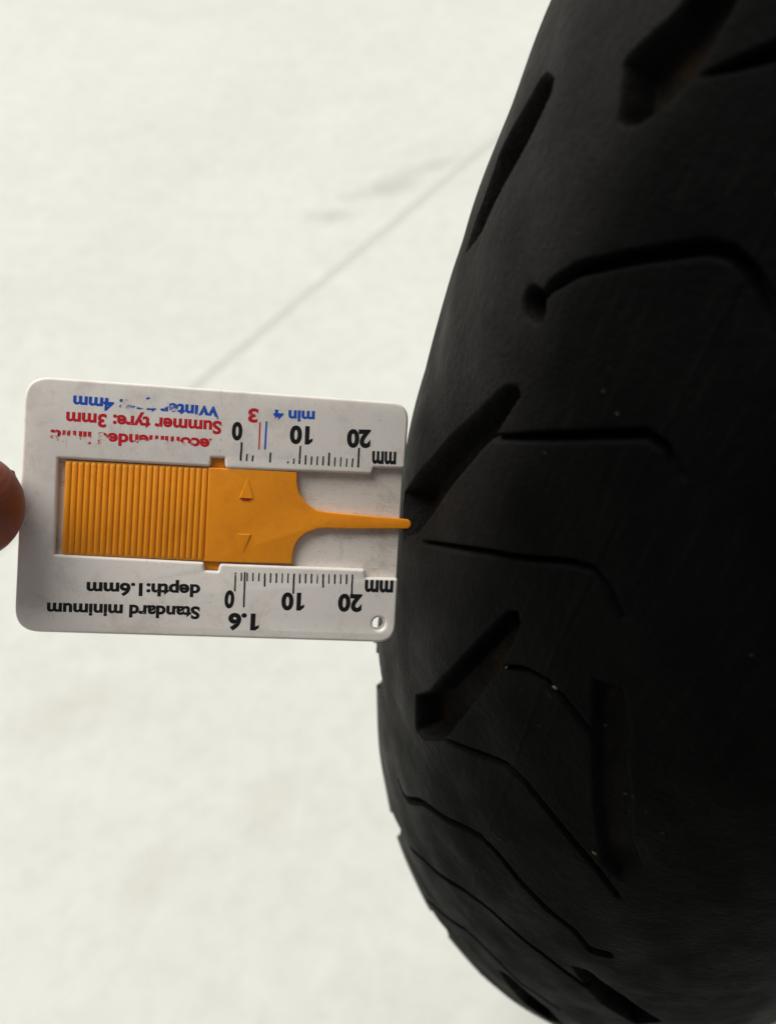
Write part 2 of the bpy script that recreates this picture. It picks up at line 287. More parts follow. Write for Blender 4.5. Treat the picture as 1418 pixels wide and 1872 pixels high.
# ---------------------------------------------------------------- object helpers
def link(name, me, mat=None, parent=None, **props):
    o = bpy.data.objects.new(name, me); col.objects.link(o)
    if mat: me.materials.append(mat)
    o.parent = parent
    for k, v in props.items(): o[k] = v
    return o
def empty(name, mw, **props):
    o = bpy.data.objects.new(name, None); col.objects.link(o); o.matrix_world = mw; o.empty_display_size = 0.02
    for k, v in props.items(): o[k] = v
    return o
def smooth(me, ang=35):
    for p in me.polygons: p.use_smooth = True
    me.set_sharp_from_angle(angle=math.radians(ang))
def bm_mesh(name, bm, ang=35):
    bmesh.ops.recalc_face_normals(bm, faces=bm.faces)
    me = bpy.data.meshes.new(name); bm.to_mesh(me); bm.free(); smooth(me, ang); return me
def curve_mesh(name, loops, z0, z1, bevel=0.0002, res=3):
    """flat outline(s), mm, raised from z0 to z1 with rounded rims"""
    cu = bpy.data.curves.new(name, 'CURVE'); cu.dimensions = '2D'; cu.fill_mode = 'BOTH'
    for pts in loops:
        s = cu.splines.new('POLY'); s.points.add(len(pts) - 1); s.use_cyclic_u = True
        for q, (x, y) in zip(s.points, pts): q.co = (x / 1e3, y / 1e3, 0, 1)
    h = (z1 - z0) / 2e3
    cu.bevel_depth = bevel; cu.bevel_resolution = res; cu.offset = -bevel; cu.extrude = h - bevel
    o = bpy.data.objects.new(name, cu); col.objects.link(o)
    bpy.context.view_layer.update()
    me = bpy.data.meshes.new_from_object(o.evaluated_get(bpy.context.evaluated_depsgraph_get()))
    bpy.data.objects.remove(o); bpy.data.curves.remove(cu)
    bm = bmesh.new(); bm.from_mesh(me); bmesh.ops.remove_doubles(bm, verts=bm.verts, dist=1e-7)
    bmesh.ops.translate(bm, verts=bm.verts, vec=(0, 0, (z0 + z1) / 2e3)); bpy.data.meshes.remove(me)
    return bm_mesh(name, bm, 40)
def fillet(pts, radii, n=6):
    """round the corners of a closed outline"""
    out = []
    N = len(pts)
    for i, p in enumerate(pts):
        r = radii[i] if isinstance(radii, (list, tuple)) else radii
        p = Vector(p); a = Vector(pts[i - 1]) - p; b = Vector(pts[(i + 1) % N]) - p
        if r <= 0: out.append(tuple(p)); continue
        ang = a.angle(b); t = min(r / math.tan(ang / 2), a.length * 0.49, b.length * 0.49)
        A = p + a.normalized() * t; B = p + b.normalized() * t
        for k in range(n + 1):
            s = k / n
            # quadratic pulled towards a circular arc
            q = A * (1 - s) ** 2 + p * 2 * s * (1 - s) * 1.0 + B * s ** 2
            out.append((q.x, q.y))
    return out

# ---------------------------------------------------------------- ground with a saw-cut joint
jA, jB = Vector(JOINT[0]), Vector(JOINT[1]); jd = (jA - jB).normalized(); jn = Vector((-jd.y, jd.x))
jm = (jA + jB) / 2; hw = 0.0055; FAR = 40.0
def slab(sgn):
    bm = bmesh.new()
    v = [jm + jd * s * FAR + jn * sgn * d for s, d in ((-1, hw), (1, hw), (1, FAR), (-1, FAR))]
    top = [bm.verts.new((q.x, q.y, 0.0)) for q in v]
    if sgn < 0: top.reverse()
    lip = [bm.verts.new((q.x, q.y, z)) for q, z in ((v[0] - jn * sgn * 0.0012, -0.0004), (v[1] - jn * sgn * 0.0012, -0.0004), (v[0] - jn * sgn * 0.0012, -0.006), (v[1] - jn * sgn * 0.0012, -0.006))]
    bm.faces.new(top)
    t0, t1 = (top[0], top[1]) if sgn > 0 else (top[3], top[2])
    bm.faces.new((t0, lip[0], lip[1], t1)); bm.faces.new((lip[0], lip[2], lip[3], lip[1]))
    return bm
bm = slab(1); me2 = bpy.data.meshes.new('tmp'); b2 = slab(-1); b2.to_mesh(me2); b2.free(); bm.from_mesh(me2); bpy.data.meshes.remove(me2)
gme = bpy.data.meshes.new('ground'); bmesh.ops.recalc_face_normals(bm, faces=bm.faces)
for f_ in bm.faces:
    if f_.normal.z < -0.1: f_.normal_flip()
bm.to_mesh(gme); bm.free()
ground = link('ground', gme, M_CON, kind='structure')
bm = bmesh.new()
for s, d in ((-1, -hw), (1, -hw), (1, hw), (-1, hw)):
    q = jm + jd * s * FAR + jn * d; bm.verts.new((q.x, q.y, -0.0005))
bm.faces.new(bm.verts)
me = bpy.data.meshes.new('joint_filler'); bm.to_mesh(me); bm.free()
if me.polygons[0].normal.z < 0: me.flip_normals()
link('joint_filler', me, M_JOINT, ground)

# ---------------------------------------------------------------- tyre
axle = Vector(AXLE).normalized(); Z = Vector((0, 0, 1)); Yw = Z.cross(axle)
base = Vector(WHEEL_C) - Z * RO
Mt = Matrix((axle, Yw, Z)).transposed().to_4x4(); Mt.translation = base
tyre = empty('motorcycle_tyre', Mt, label='black rubber motorcycle tyre with slanted tread grooves, worn grey and painted lighter along its lit shoulder', category='tyre')

RC = RO - RHO
VE = 1.22                                    # tread runs to this angle across the crown
fine = np.linspace(PHI0, PHI1, 960)
rest = np.linspace(PHI1, PHI0 + 2 * math.pi, 700)[1:-1]
PH = np.concatenate([fine, rest])
VV = np.linspace(-VE, VE, 490)
S_M = 0.31                                   # metres per radian round the tread, for groove widths

def to_sw(p): return np.column_stack([np.asarray(p)[:, 0] * S_M, np.asarray(p)[:, 1] * RHO])
def seg_dist(X, Y, A, B):
    d = B - A; L = max(d @ d, 1e-12)
    t = np.clip(((X - A[0]) * d[0] + (Y - A[1]) * d[1]) / L, 0, 1)
    return np.hypot(X - A[0] - t * d[0], Y - A[1] - t * d[1]), t
def poly_sd(X, Y, P):
    dist = np.full(X.shape, 1e9); inside = np.zeros(X.shape, bool)
    for A, B in zip(P, np.roll(P, -1, 0)):
        d, _ = seg_dist(X, Y, A, B); dist = np.minimum(dist, d)
        c = (A[1] > Y) != (B[1] > Y)
        with np.errstate(divide='ignore', invalid='ignore'):
            xi = (B[0] - A[0]) * (Y - A[1]) / (B[1] - A[1] + 1e-15) + A[0]
        inside ^= c & (X < xi)
    return np.where(inside, dist, -dist)
def sstep(a, b, x):
    t = np.clip((x - a) / (b - a), 0, 1); return t * t * (3 - 2 * t)

grooves = [to_sw(p) for p in GROOVES]
def slant(phi, v, L=0.030, wd=0.0065, lean=-0.55):
    """one more slanted groove starting at (phi, v) and running over the shoulder"""
    o = np.array([phi * S_M, v * RHO]); d = np.array([1.0, lean]); d /= np.hypot(*d); nn = np.array([-d[1], d[0]])
    return np.array([o + nn * wd * 0.3, o + d * L * 0.12 + nn * wd * 0.5, o + d * L + nn * wd * 0.5, o + d * (L + 0.004), o + d * L - nn * wd * 0.5, o + d * L * 0.1 - nn * wd * 0.5])
# grooves that cross the outline of the shoulder
for (ph, v), ln_, wd_ in zip(NOTCHES, (-0.64, -0.335, -0.20), (0.0075, 0.0060, 0.0075)):
    k_ = 0.019 / math.hypot(1, ln_)
    grooves.append(slant(ph - k_ / S_M, v - k_ * ln_ / RHO, 0.046, wd_, ln_))
random.seed(4)
for k in range(9):                            # the far shoulder, mirrored and half a pitch on
    if 1.2 < PHI0 + 0.03 + k * 0.115 < 1.95: continue
    grooves.append(slant(PHI0 + 0.03 + k * 0.115, 0.98 + 0.08 * math.sin(k * 2.1), 0.016, 0.006, 0.55))
for k in range(6):                            # near shoulder, below the edge of what the photograph shows
    grooves.append(slant(PHI0 + 0.08 + k * 0.17, -1.0, 0.02, 0.006, -0.4))
sipes = [(wd / 2e3, to_sw(p)) for wd, p in SIPES]

def depth_field(PHg, Vg):
    X = PHg * S_M; Y = Vg * RHO
    dep = np.zeros(X.shape); floor = np.zeros(X.shape)
    def window(P, pad=0.006):
        return (X > P[:, 0].min() - pad) & (X < P[:, 0].max() + pad) & (Y > P[:, 1].min() - pad) & (Y < P[:, 1].max() + pad)
    for gi, P in enumerate(grooves):
        k = window(P)
        if not k.any(): continue
        sd = poly_sd(X[k], Y[k], P)
        d = (0.0014 if gi == 5 else 0.0052) * sstep(-0.00015, 0.0014, sd) ** 0.7
        dep[k] = np.maximum(dep[k], d); floor[k] = np.maximum(floor[k], sstep(0.0011, 0.0020, sd) * (1.0 if gi < 4 else 0.25))
    for hw_, P in sipes:
        k = window(P)
        if not k.any(): continue
        dm = np.full(k.sum(), 1e9)
        n = len(P) - 1; best = np.zeros(dm.shape)
        for i in range(n):
            d, t = seg_dist(X[k], Y[k], P[i], P[i + 1])
            pos = (i + t) / n
            taper = 0.55 + 0.45 * np.clip(pos * 6, 0, 1) if n > 3 else 1.0
            e_ = d - hw_ * taper; best = np.where(e_ < dm, i + t, best); dm = np.minimum(dm, e_)
        d = 0.0036 * sstep(0.00018, -0.0006, dm) * (np.clip((n - best) / (n * 0.3), 0.25, 1) if n > 3 else 1.0)
        dep[k] = np.maximum(dep[k], d)
    return dep, floor

# repeat the cut stretch round the rest of the wheel
PAT = np.where(PH <= PHI1, PH, PHI0 + (PH - PHI0) % (2 * math.pi / 6))
PHg, Vg = np.meshgrid(PAT, VV, indexing='ij')
dep, flo = depth_field(PHg, Vg)
ang = np.meshgrid(PH, VV, indexing='ij')[0]
# slow unevenness of worn rubber
und = 0.00018 * np.sin(ang * 37 + Vg * 5) * np.cos(Vg * 7 + ang * 11) + 0.00012 * np.sin(ang * 83 - Vg * 19)
und += 0.00011 * np.exp(-((Vg - 0.045 - 0.004 * np.sin(ang * 23)) / 0.004) ** 2)   # mould seam
rr = RHO - dep + und
rad = RC + rr * np.cos(Vg)
co = np.stack([rr * np.sin(Vg), -rad * np.sin(ang), rad * np.cos(ang)], -1).reshape(-1, 3)
nu, nv = PHg.shape
I = np.arange(nu * nv).reshape(nu, nv)
J = np.roll(I, -1, 0)
quads = np.stack([I[:, :-1], J[:, :-1], J[:, 1:], I[:, 1:]], -1).reshape(-1, 4)
me = bpy.data.meshes.new('tread')
me.vertices.add(len(co)); me.vertices.foreach_set('co', co.astype(np.float32).ravel())
me.loops.add(quads.size); me.loops.foreach_set('vertex_index', quads.astype(np.int32).ravel())
me.polygons.add(len(quads)); me.polygons.foreach_set('loop_start', np.arange(0, quads.size, 4, dtype=np.int32))
me.update(calc_edges=True); me.validate()
me.polygons.foreach_set('use_smooth', np.ones(len(me.polygons), bool))
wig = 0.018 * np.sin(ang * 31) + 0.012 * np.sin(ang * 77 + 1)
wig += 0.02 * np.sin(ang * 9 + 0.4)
shoulder = sstep(0.14, 0.42, -Vg + wig) + sstep(0.95, 1.05, Vg)  # scrub plus painted light on the near shoulder; far one kept dark as shade
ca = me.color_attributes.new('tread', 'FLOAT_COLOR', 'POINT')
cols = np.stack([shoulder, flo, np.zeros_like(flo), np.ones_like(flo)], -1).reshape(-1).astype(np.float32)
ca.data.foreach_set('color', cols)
al = me.attributes.new('along', 'FLOAT_VECTOR', 'POINT')
al.data.foreach_set('vector', np.stack([ang * S_M, Vg * RHO, np.zeros_like(ang)], -1).reshape(-1).astype(np.float32))
if me.polygons[0].normal.dot(Vector(me.polygons[0].center) - Vector((0, 0, 0))) < 0: me.flip_normals()
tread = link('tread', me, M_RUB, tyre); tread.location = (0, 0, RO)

def lathe(name, prof, n=220, mat=M_RUB, parent=tyre):
    prof = np.array(prof); a = np.linspace(0, 2 * math.pi, n, endpoint=False)
    co = np.stack([np.repeat(prof[None, :, 0], n, 0), -prof[None, :, 1] * np.sin(a)[:, None], prof[None, :, 1] * np.cos(a)[:, None]], -1).reshape(-1, 3)
    m_ = len(prof); I = np.arange(n * m_).reshape(n, m_); J = np.roll(I, -1, 0)
    q = np.stack([I[:, :-1], J[:, :-1], J[:, 1:], I[:, 1:]], -1).reshape(-1, 4)
    me = bpy.data.meshes.new(name); me.from_pydata(co.tolist(), [], q.tolist()); smooth(me, 40)
    o = link(name, me, mat, parent); o.location = (0, 0, RO); return o
for sgn in (-1, 1):
    pr = [(sgn * RHO * math.sin(v), RC + RHO * math.cos(v)) for v in np.linspace(VE, 1.85, 14)]
    pr += [(sgn * 0.0640, 0.2290), (sgn * 0.0625, 0.2250), (sgn * 0.0600, 0.2235), (sgn * 0.0560, 0.2190), (sgn * 0.0500, 0.2175), (sgn * 0.0470, 0.2200)]
    lathe('sidewall', pr)
lathe('inner_liner', [(-0.047, 0.2200), (-0.052, 0.232), (-0.057, 0.255), (-0.050, 0.280), (-0.030, 0.300), (0, 0.308), (0.030, 0.300), (0.050, 0.280), (0.057, 0.255), (0.052, 0.232), (0.047, 0.2200)])

def on_tread_local(phi, v, dr=0.0):
    r = RHO + dr; return Vector((r * math.sin(v), -(RC + r * math.cos(v)) * math.sin(phi), RO + (RC + r * math.cos(v)) * math.cos(phi)))
bm = bmesh.new(); bmesh.ops.create_icosphere(bm, subdivisions=3, radius=1.0)
c_ = on_tread_local(NOTCHES[0][0] - 0.033, NOTCHES[0][1] - 0.03, 0.0002)
for q in bm.verts:
    k = 1 + 0.3 * noise.noise(q.co * 1.5)
    q.co = c_ + Vector((q.co.x * 0.0011, q.co.y * 0.0012, q.co.z * 0.0010)) * k
link('rubber_nub', bm_mesh('rubber_nub', bm, 60), M_RUB, tyre)
def on_tread(phi, v, dr=0.0):
    r = RHO + dr
    p = Vector((r * math.sin(v), -(RC + r * math.cos(v)) * math.sin(phi), RO + (RC + r * math.cos(v)) * math.cos(phi)))
    return Mt @ p, (Mt.to_3x3() @ Vector((math.sin(v), -math.cos(v) * math.sin(phi), math.cos(v) * math.cos(phi)))).normalized()

# stones stuck in the grooves
def stone(phi, v, size, dr, seed, label):
    p, n = on_tread(phi, v, dr)
    bm = bmesh.new(); bmesh.ops.create_icosphere(bm, subdivisions=2, radius=1.0)
    for q in bm.verts:
        k = 1 + 0.45 * noise.noise(q.co * 1.3 + Vector((seed, seed * 2, 0)))
        q.co = Vector((q.co.x * size[0], q.co.y * size[1], q.co.z * size[2])) * k
    me = bm_mesh('grit_stone', bm, 50)
    o = link('grit_stone', me, M_GRIT, label=label, category='stone', group='grit stuck in the tread')
    o.matrix_world = Matrix.Translation(p) @ n.to_track_quat('Z', 'Y').to_matrix().to_4x4()
stone(1.4322, 0.3128, (0.0007, 0.00055, 0.0006), -0.0006, 1, 'tan grain of sand, the largest, at the foot of a long thin groove')
stone(1.3364, 0.0730, (0.00045, 0.00022, 0.00022), -0.0001, 2, 'pale sliver of grit on the rim of a curved thin groove')
stone(1.3488, -0.0582, (0.00022, 0.0004, 0.0003), -0.0004, 3, 'small brown grain where a thin groove leaves a wide groove')

# ---------------------------------------------------------------- tread depth gauge
gx = Vector(GAUGE_X).normalized(); gy = Vector(GAUGE_Y); gy = (gy - gx * gx.dot(gy)).normalized(); gz = gx.cross(gy)
Mg = Matrix((gx, gy, gz)).transposed().to_4x4(); Mg.translation = Vector(GAUGE_O)
gauge = empty('tread_depth_gauge', Mg, label='white plastic tread depth gauge with printed scales and a yellow slider pushed into the tyre', category='gauge')
W, H = GW, GH
RCN = 4.3
hole = [(HOLE[0] + 1.17 * math.cos(t), HOLE[1] + 1.17 * math.sin(t)) for t in np.linspace(0, 2 * math.pi, 28, endpoint=False)]
plate = [(0.05, -0.05), (W - 0.05, -0.05), (W - 0.05, FRAME_IN[0][1] + 0.6), (FLOOR_X[0], FRAME_IN[0][1] + 0.3), (FLOOR_X[1] - 0.2, FRAME_IN[-1][1] - 0.3), (W - 0.05, FRAME_IN[-1][1] - 0.6), (W - 0.05, -H + 0.05), (0.05, -H + 0.05)]
pl = fillet(plate, [RCN, RCN * 0.8, 0, 0, 0, 0, RCN * 0.8, RCN], 10)
link('back_plate', curve_mesh('back_plate', [pl, hole], -3.0, -1.45, 0.00015, 2), M_FLOOR, gauge)
fr = [(0, 0), (W, 0)] + list(FRAME_IN) + [(W, -H), (0, -H)]
rad_ = [RCN, RCN * 0.8] + [0.6, 0.25, 0.7, 0.9, 0.15, 0.15, 0.6, 0.1, 0.1, 0.5, 0.15, 0.15, 0.7, 0.7, 0.25, 0.7] + [RCN * 0.8, RCN]
link('face_frame', curve_mesh('face_frame', [fillet(fr, rad_, 9), hole], -1.47, 0.0, 0.00055, 6), M_WHITE, gauge)

# slider: blade, grip pad with ribs, arrows
blade = link('slider', curve_mesh('slider', [SLIDER], -1.42, -0.18, 0.00022, 4), M_YEL, gauge)
link('grip_pad', curve_mesh('grip_pad', [[(PAD[0][0], PAD[0][1] - 0.05), (PAD[1][0] - 0.02, PAD[1][1] - 0.05), (PAD[2][0] - 0.02, PAD[2][1] + 0.05), (PAD[3][0], PAD[3][1] + 0.05)]], -1.42, -0.48, 0.0001, 2), M_YEL, blade)
link('tab', curve_mesh('tab', [[(32.0, -12.3), (34.6, -12.3), (34.6, -14.4), (32.0, -14.4)]], -1.42, -1.15, 0.0001, 2), M_YEL, blade)
link('tab', curve_mesh('tab', [[(31.9, -30.3), (34.5, -30.3), (34.5, -32.3), (31.9, -32.3)]], -1.42, -1.15, 0.0001, 2), M_YEL, blade)
def rib_mesh(x, y0, y1, r):
    bm = bmesh.new(); rings = []
    L = y0 - y1
    prof = [(0, 0.0), (0.12, 0.45), (0.3, 0.78), (0.55, 1.0)]
    ys = [(y0 - d, s) for d, s in prof] + [(y1 + d, s) for d, s in reversed(prof)]
    for (y, s) in ys:
        ring = []
        for k in range(9):
            t = math.pi * k / 8
            ring.append(bm.verts.new(((x + r * math.cos(t) * (0.6 + 0.4 * s)) / 1e3, y / 1e3, (-0.58 + r * 0.72 * math.sin(t) ** 0.7 * max(s, 0.02)) / 1e3)))
        rings.append(ring)
    for a_, b_ in zip(rings[:-1], rings[1:]):
        for k in range(8): bm.faces.new((a_[k], a_[k + 1], b_[k + 1], b_[k]))
    return bm_mesh('rib', bm, 60)
NR = 23
x0 = PAD[0][0] + 0.1; x1 = PAD[1][0] - 0.05; pitch = (x1 - x0) / NR
for i in range(NR):
    s = (i + 0.5) / NR
    xx = x0 + pitch * (i + 0.5)
    yt = PAD[0][1] + (PAD[1][1] - PAD[0][1]) * s - 0.12; yb = PAD[3][1] + (PAD[2][1] - PAD[3][1]) * s + 0.12
    link('rib', rib_mesh(xx, yt, yb, pitch * 0.495), M_YEL, blade)
for k, tri in enumerate(ARROWS):
    bm = bmesh.new()
    # a wedge that rises towards its flat end
    i_tip = 0 if k == 0 else 2
    vs0 = [bm.verts.new((x / 1e3, y / 1e3, -0.00022)) for x, y in tri]
    c_ = Vector((sum(t[0] for t in tri) / 3, sum(t[1] for t in tri) / 3))
    vs1 = [bm.verts.new(((x + (c_.x - x) * 0.10) / 1e3, (y + (c_.y - y) * 0.10) / 1e3, (-0.15 if i == i_tip else 0.02) / 1e3)) for i, (x, y) in enumerate(tri)]
    bm.faces.new(vs1)
    for i in range(3): bm.faces.new((vs0[i], vs0[(i + 1) % 3], vs1[(i + 1) % 3], vs1[i]))
    ar = link('arrow', bm_mesh('arrow', bm, 20), M_YEL, blade)
mk = [(ARROWS[0][1][0] + 0.25, ARROWS[0][1][1] - 0.03), (ARROWS[0][2][0] - 0.45, ARROWS[0][2][1] - 0.03), (ARROWS[0][2][0] - 0.8, ARROWS[0][2][1] - 0.3), (ARROWS[0][1][0] + 0.6, ARROWS[0][1][1] - 0.3)]
link('red_mark', curve_mesh('red_mark', [mk], -0.3, -0.05, 0.00001, 1), M_MARK, blade)

# print: lettering and scale marks, upside down in the hand as in the photograph
def text_mesh(s, size=1.0, off=0.0):
    cu = bpy.data.curves.new('t', 'FONT'); cu.body = s; cu.size = size; cu.offset = off; cu.resolution_u = 6
    o = bpy.data.objects.new('t', cu); col.objects.link(o); bpy.context.view_layer.update()
    me = bpy.data.meshes.new_from_object(o.evaluated_get(bpy.context.evaluated_depsgraph_get()))
    bpy.data.objects.remove(o); bpy.data.curves.remove(cu); return me
def bounds(me):
    a = np.empty(len(me.vertices) * 3); me.vertices.foreach_get('co', a); a = a.reshape(-1, 3); return a
for (s, colr, p0, p1, h, ref) in TEXTS:
    big = h > 2.7
    off = 0.050 if big else 0.040
    r_ = text_mesh(ref, 1.0, off); ra = bounds(r_); refh = ra[:, 1].max() - max(0, ra[:, 1].min()); bpy.data.meshes.remove(r_)
    me = text_mesh(s, 1.0, off); a = bounds(me)
    x_a, x_b = a[:, 0].min(), a[:, 0].max()
    flag = s in ('10', '1.6')
    if flag:                                  # the printed figure 1 has a flag
        top = a[:, 1].max(); fl = np.array([(x_a + 0.03, top), (x_a - 0.15, top - 0.15), (x_a - 0.15, top - 0.29), (x_a + 0.03, top - 0.19)])
        x_a -= 0.15
    P0, P1 = Vector(p0), Vector(p1); d = P1 - P0; L = d.length; d.normalize(); upv = Vector((-d.y, d.x))
    sx = L / (x_b - x_a); sy = h / refh
    out = np.empty_like(a)
    out[:, 0] = (P0.x + d.x * (a[:, 0] - x_a) * sx + upv.x * a[:, 1] * sy) / 1e3
    out[:, 1] = (P0.y + d.y * (a[:, 0] - x_a) * sx + upv.y * a[:, 1] * sy) / 1e3
    out[:, 2] = 0.000012
    me.vertices.foreach_set('co', out.ravel()); me.update()
    if flag:
        bm = bmesh.new(); bm.from_mesh(me)
        q_ = [bm.verts.new(((P0.x + d.x * (fx - x_a) * sx + upv.x * fy * sy) / 1e3, (P0.y + d.y * (fx - x_a) * sx + upv.y * fy * sy) / 1e3, 0.000014)) for fx, fy in fl]
        bm.faces.new(q_); bm.to_mesh(me); bm.free()
    if me.polygons and me.polygons[0].normal.z < 0: me.flip_normals()
    me.name = 'lettering'
    link('lettering', me, INK[colr], gauge)
rng = random.Random(2)
for (colr, a_, b_, k) in TICKS:
    A, B = Vector(a_), Vector(b_); d = (B - A).normalized(); n = Vector((-d.y, d.x)) * 0.14 * k * rng.uniform(0.85, 1.1)
    bm = bmesh.new(); vs = []
    N = 6
    for i in range(N + 1):
        q = A.lerp(B, i / N); j = rng.uniform(-0.02, 0.02)
        vs.append((bm.verts.new(((q.x + n.x + j) / 1e3, (q.y + n.y) / 1e3, 0.000012)), bm.verts.new(((q.x - n.x + j) / 1e3, (q.y - n.y) / 1e3, 0.000012))))
    for (p_, q_), (r_, s_) in zip(vs[:-1], vs[1:]): bm.faces.new((p_, q_, s_, r_))
    me = bpy.data.meshes.new('scale_mark'); bm.to_mesh(me); bm.free()
    if me.polygons[0].normal.z < 0: me.flip_normals()
    link('scale_mark', me, INK[colr], gauge)

# ---------------------------------------------------------------- the person holding the gauge, crouched behind the camera
person = empty('person', Matrix.Translation((-0.02, -0.45, 0.0)), label='crouching person in dark clothes, one bare fingertip pressing on the white gauge', category='person')
Mp = person.matrix_world.copy()
def capsule(bm, p, q, r0, r1, flat=1.0, nseg=20):
    """closed tapered tube from p to q (metres) with round ends"""
    p, q = Vector(p), Vector(q)
    d = (q - p).normalized(); u = d.cross(Vector((0, 0, 1)) if abs(d.z) < 0.9 else Vector((0, 1, 0))).normalized(); v = u.cross(d)
    rings = []
    st = [(p - d * r0 * math.cos(t), r0 * math.sin(t)) for t in np.linspace(0.12, math.pi / 2, 6)]
    st += [(p.lerp(q, k / 6), r0 + (r1 - r0) * k / 6) for k in range(1, 6)]
    st += [(q + d * r1 * math.cos(t), r1 * math.sin(t)) for t in np.linspace(math.pi / 2, 0.12, 6)]
    for c, r in st:
        rings.append([bm.verts.new(c + u * r * math.cos(2 * math.pi * k / nseg) + v * r * flat * math.sin(2 * math.pi * k / nseg)) for k in range(nseg)])
    for a_, b_ in zip(rings[:-1], rings[1:]):
        for k in range(nseg): bm.faces.new((a_[k], a_[(k + 1) % nseg], b_[(k + 1) % nseg], b_[k]))
    bm.faces.new(rings[0][::-1]); bm.faces.new(rings[-1])
def chain(bm, pts, rs, flat=1.0):
    for (p, q), (a_, b_) in zip(zip(pts[:-1], pts[1:]), zip(rs[:-1], rs[1:])): capsule(bm, p, q, a_, b_, flat)
def melt(bm, voxel, it=8):
    """fuse the limbs into one continuous skin"""
    bmesh.ops.recalc_face_normals(bm, faces=bm.faces)
    me = bpy.data.meshes.new('melt'); bm.to_mesh(me); bm.free()
    o = bpy.data.objects.new('tmp', me); col.objects.link(o)
    md = o.modifiers.new('r', 'REMESH'); md.mode = 'VOXEL'; md.voxel_size = voxel
    md = o.modifiers.new('s', 'SMOOTH'); md.factor = 0.5; md.iterations = it
    bpy.context.view_layer.update()
    out = bpy.data.meshes.new_from_object(o.evaluated_get(bpy.context.evaluated_depsgraph_get()))
    bpy.data.objects.remove(o); bpy.data.meshes.remove(me)
    for p_ in out.polygons: p_.use_smooth = True
    return out
def mm(p): return Mg @ (Vector(p) / 1e3)
def gch(bm, pts, rs): chain(bm, [mm(p) for p in pts], [r / 1e3 for r in rs])
ELB = Vector((-0.385, -0.10, 0.325)); SHL = Vector((-0.20, -0.33, 0.47)); SHR = Vector((0.17, -0.36, 0.48))
bm = bmesh.new()
IDX = [(-80, -30, 0), (-46, -21, -6), (-22, -22.0, 2.5), (-7.4, -22.6, 5.6)]
gch(bm, IDX, [11.5, 10.2, 9.9, 9.5])
gch(bm, [(-82, -49, -6), (-47, -51, -4), (-44, -50, 22), (-62, -47, 30)], [11.5, 9.8, 9.0, 8.2])
gch(bm, [(-86, -67, -2), (-52, -70, -6), (-50, -68, 18), (-66, -64, 26)], [11, 9.5, 8.8, 8.0])
gch(bm, [(-93, -83, 0), (-66, -88, 0), (-63, -84, 18), (-75, -79, 25)], [10, 8.5, 7.8, 7.0])
gch(bm, [(-148, -34, 6), (-118, -8, 16), (-88, 0, 26), (-66, -6, 33)], [15, 13, 10.8, 9.2])
WR = (-172, -52, 2)
for q, r in (((-80, -30, 0), 12), ((-82, -49, -6), 12), ((-86, -67, -2), 11.5), ((-93, -83, 0), 10.5)):
    gch(bm, [(-160, -52 + (q[1] + 55) * 0.35, 0), q], [16, r])
gch(bm, [(-145, -70, 8), (-108, -78, 6)], [13, 11]); gch(bm, [(-150, -38, 6), (-112, -38, 2)], [15, 12])
capsule(bm, mm(WR), mm(WR).lerp(ELB, 0.7), 0.026, 0.036)
fine_hand = melt(bm, 0.0011, 9)
# head, neck, trunk, far arm and legs
bm = bmesh.new()
HD = Vector((0.0, -0.235, 0.655))
capsule(bm, HD + Vector((0, -0.01, 0.04)), HD + Vector((0, 0.0, 0.0)), 0.083, 0.078)
capsule(bm, HD + Vector((0, 0.01, 0.0)), HD + Vector((0, 0.045, -0.075)), 0.070, 0.036)
capsule(bm, HD + Vector((0, 0.078, 0.0)), HD + Vector((0, 0.092, -0.035)), 0.009, 0.014)          # nose
capsule(bm, HD + Vector((-0.02, 0.074, -0.066)), HD + Vector((0.02, 0.074, -0.066)), 0.008, 0.008)   # lips
for sg in (-1, 1):
    capsule(bm, HD + Vector((sg * 0.083, -0.015, 0.012)), HD + Vector((sg * 0.080, -0.01, -0.028)), 0.016, 0.010, 0.6)
    capsule(bm, HD + Vector((sg * 0.022, 0.071, 0.028)), HD + Vector((sg * 0.045, 0.062, 0.026)), 0.010, 0.009)  # brow
capsule(bm, HD + Vector((0, -0.02, -0.04)), (-0.01, -0.33, 0.50), 0.055, 0.062)
chain(bm, [(-0.01, -0.36, 0.47), (-0.01, -0.50, 0.34), (0, -0.62, 0.21)], [0.13, 0.12, 0.13], 0.75)
chain(bm, [SHL, ELB, mm(WR).lerp(ELB, 0.3)], [0.048, 0.038, 0.030])
RW = Vector((0.235, -0.26, 0.405))
chain(bm, [SHR, (0.33, -0.40, 0.25), RW], [0.048, 0.038, 0.027])
chain(bm, [RW, (0.215, -0.215, 0.425), (0.205, -0.19, 0.43)], [0.028, 0.036, 0.030], 0.55)
for k, (dx, L) in enumerate(((-0.032, 0.058), (-0.012, 0.068), (0.008, 0.063), (0.027, 0.050))):
    chain(bm, [(0.205 + dx, -0.185, 0.435), (0.202 + dx * 1.1, -0.185 + L * 0.6, 0.425), (0.20 + dx * 1.1, -0.185 + L * 0.8, 0.395)], [0.0095, 0.0085, 0.0075])
chain(bm, [(0.19, -0.235, 0.42), (0.152, -0.215, 0.415), (0.135, -0.185, 0.40)], [0.014, 0.011, 0.009])
KR, KL = Vector((0.19, -0.25, 0.36)), Vector((-0.16, -0.30, 0.075))
chain(bm, [(0.09, -0.62, 0.20), KR, (0.17, -0.44, 0.08)], [0.085, 0.055, 0.040])
chain(bm, [(-0.09, -0.62, 0.20), KL, (-0.14, -0.70, 0.06)], [0.085, 0.055, 0.040])
rest_body = melt(bm, 0.005, 5)
bm = bmesh.new(); bm.from_mesh(rest_body); bm.from_mesh(fine_hand); bme = bpy.data.meshes.new('body'); bm.to_mesh(bme); bm.free()
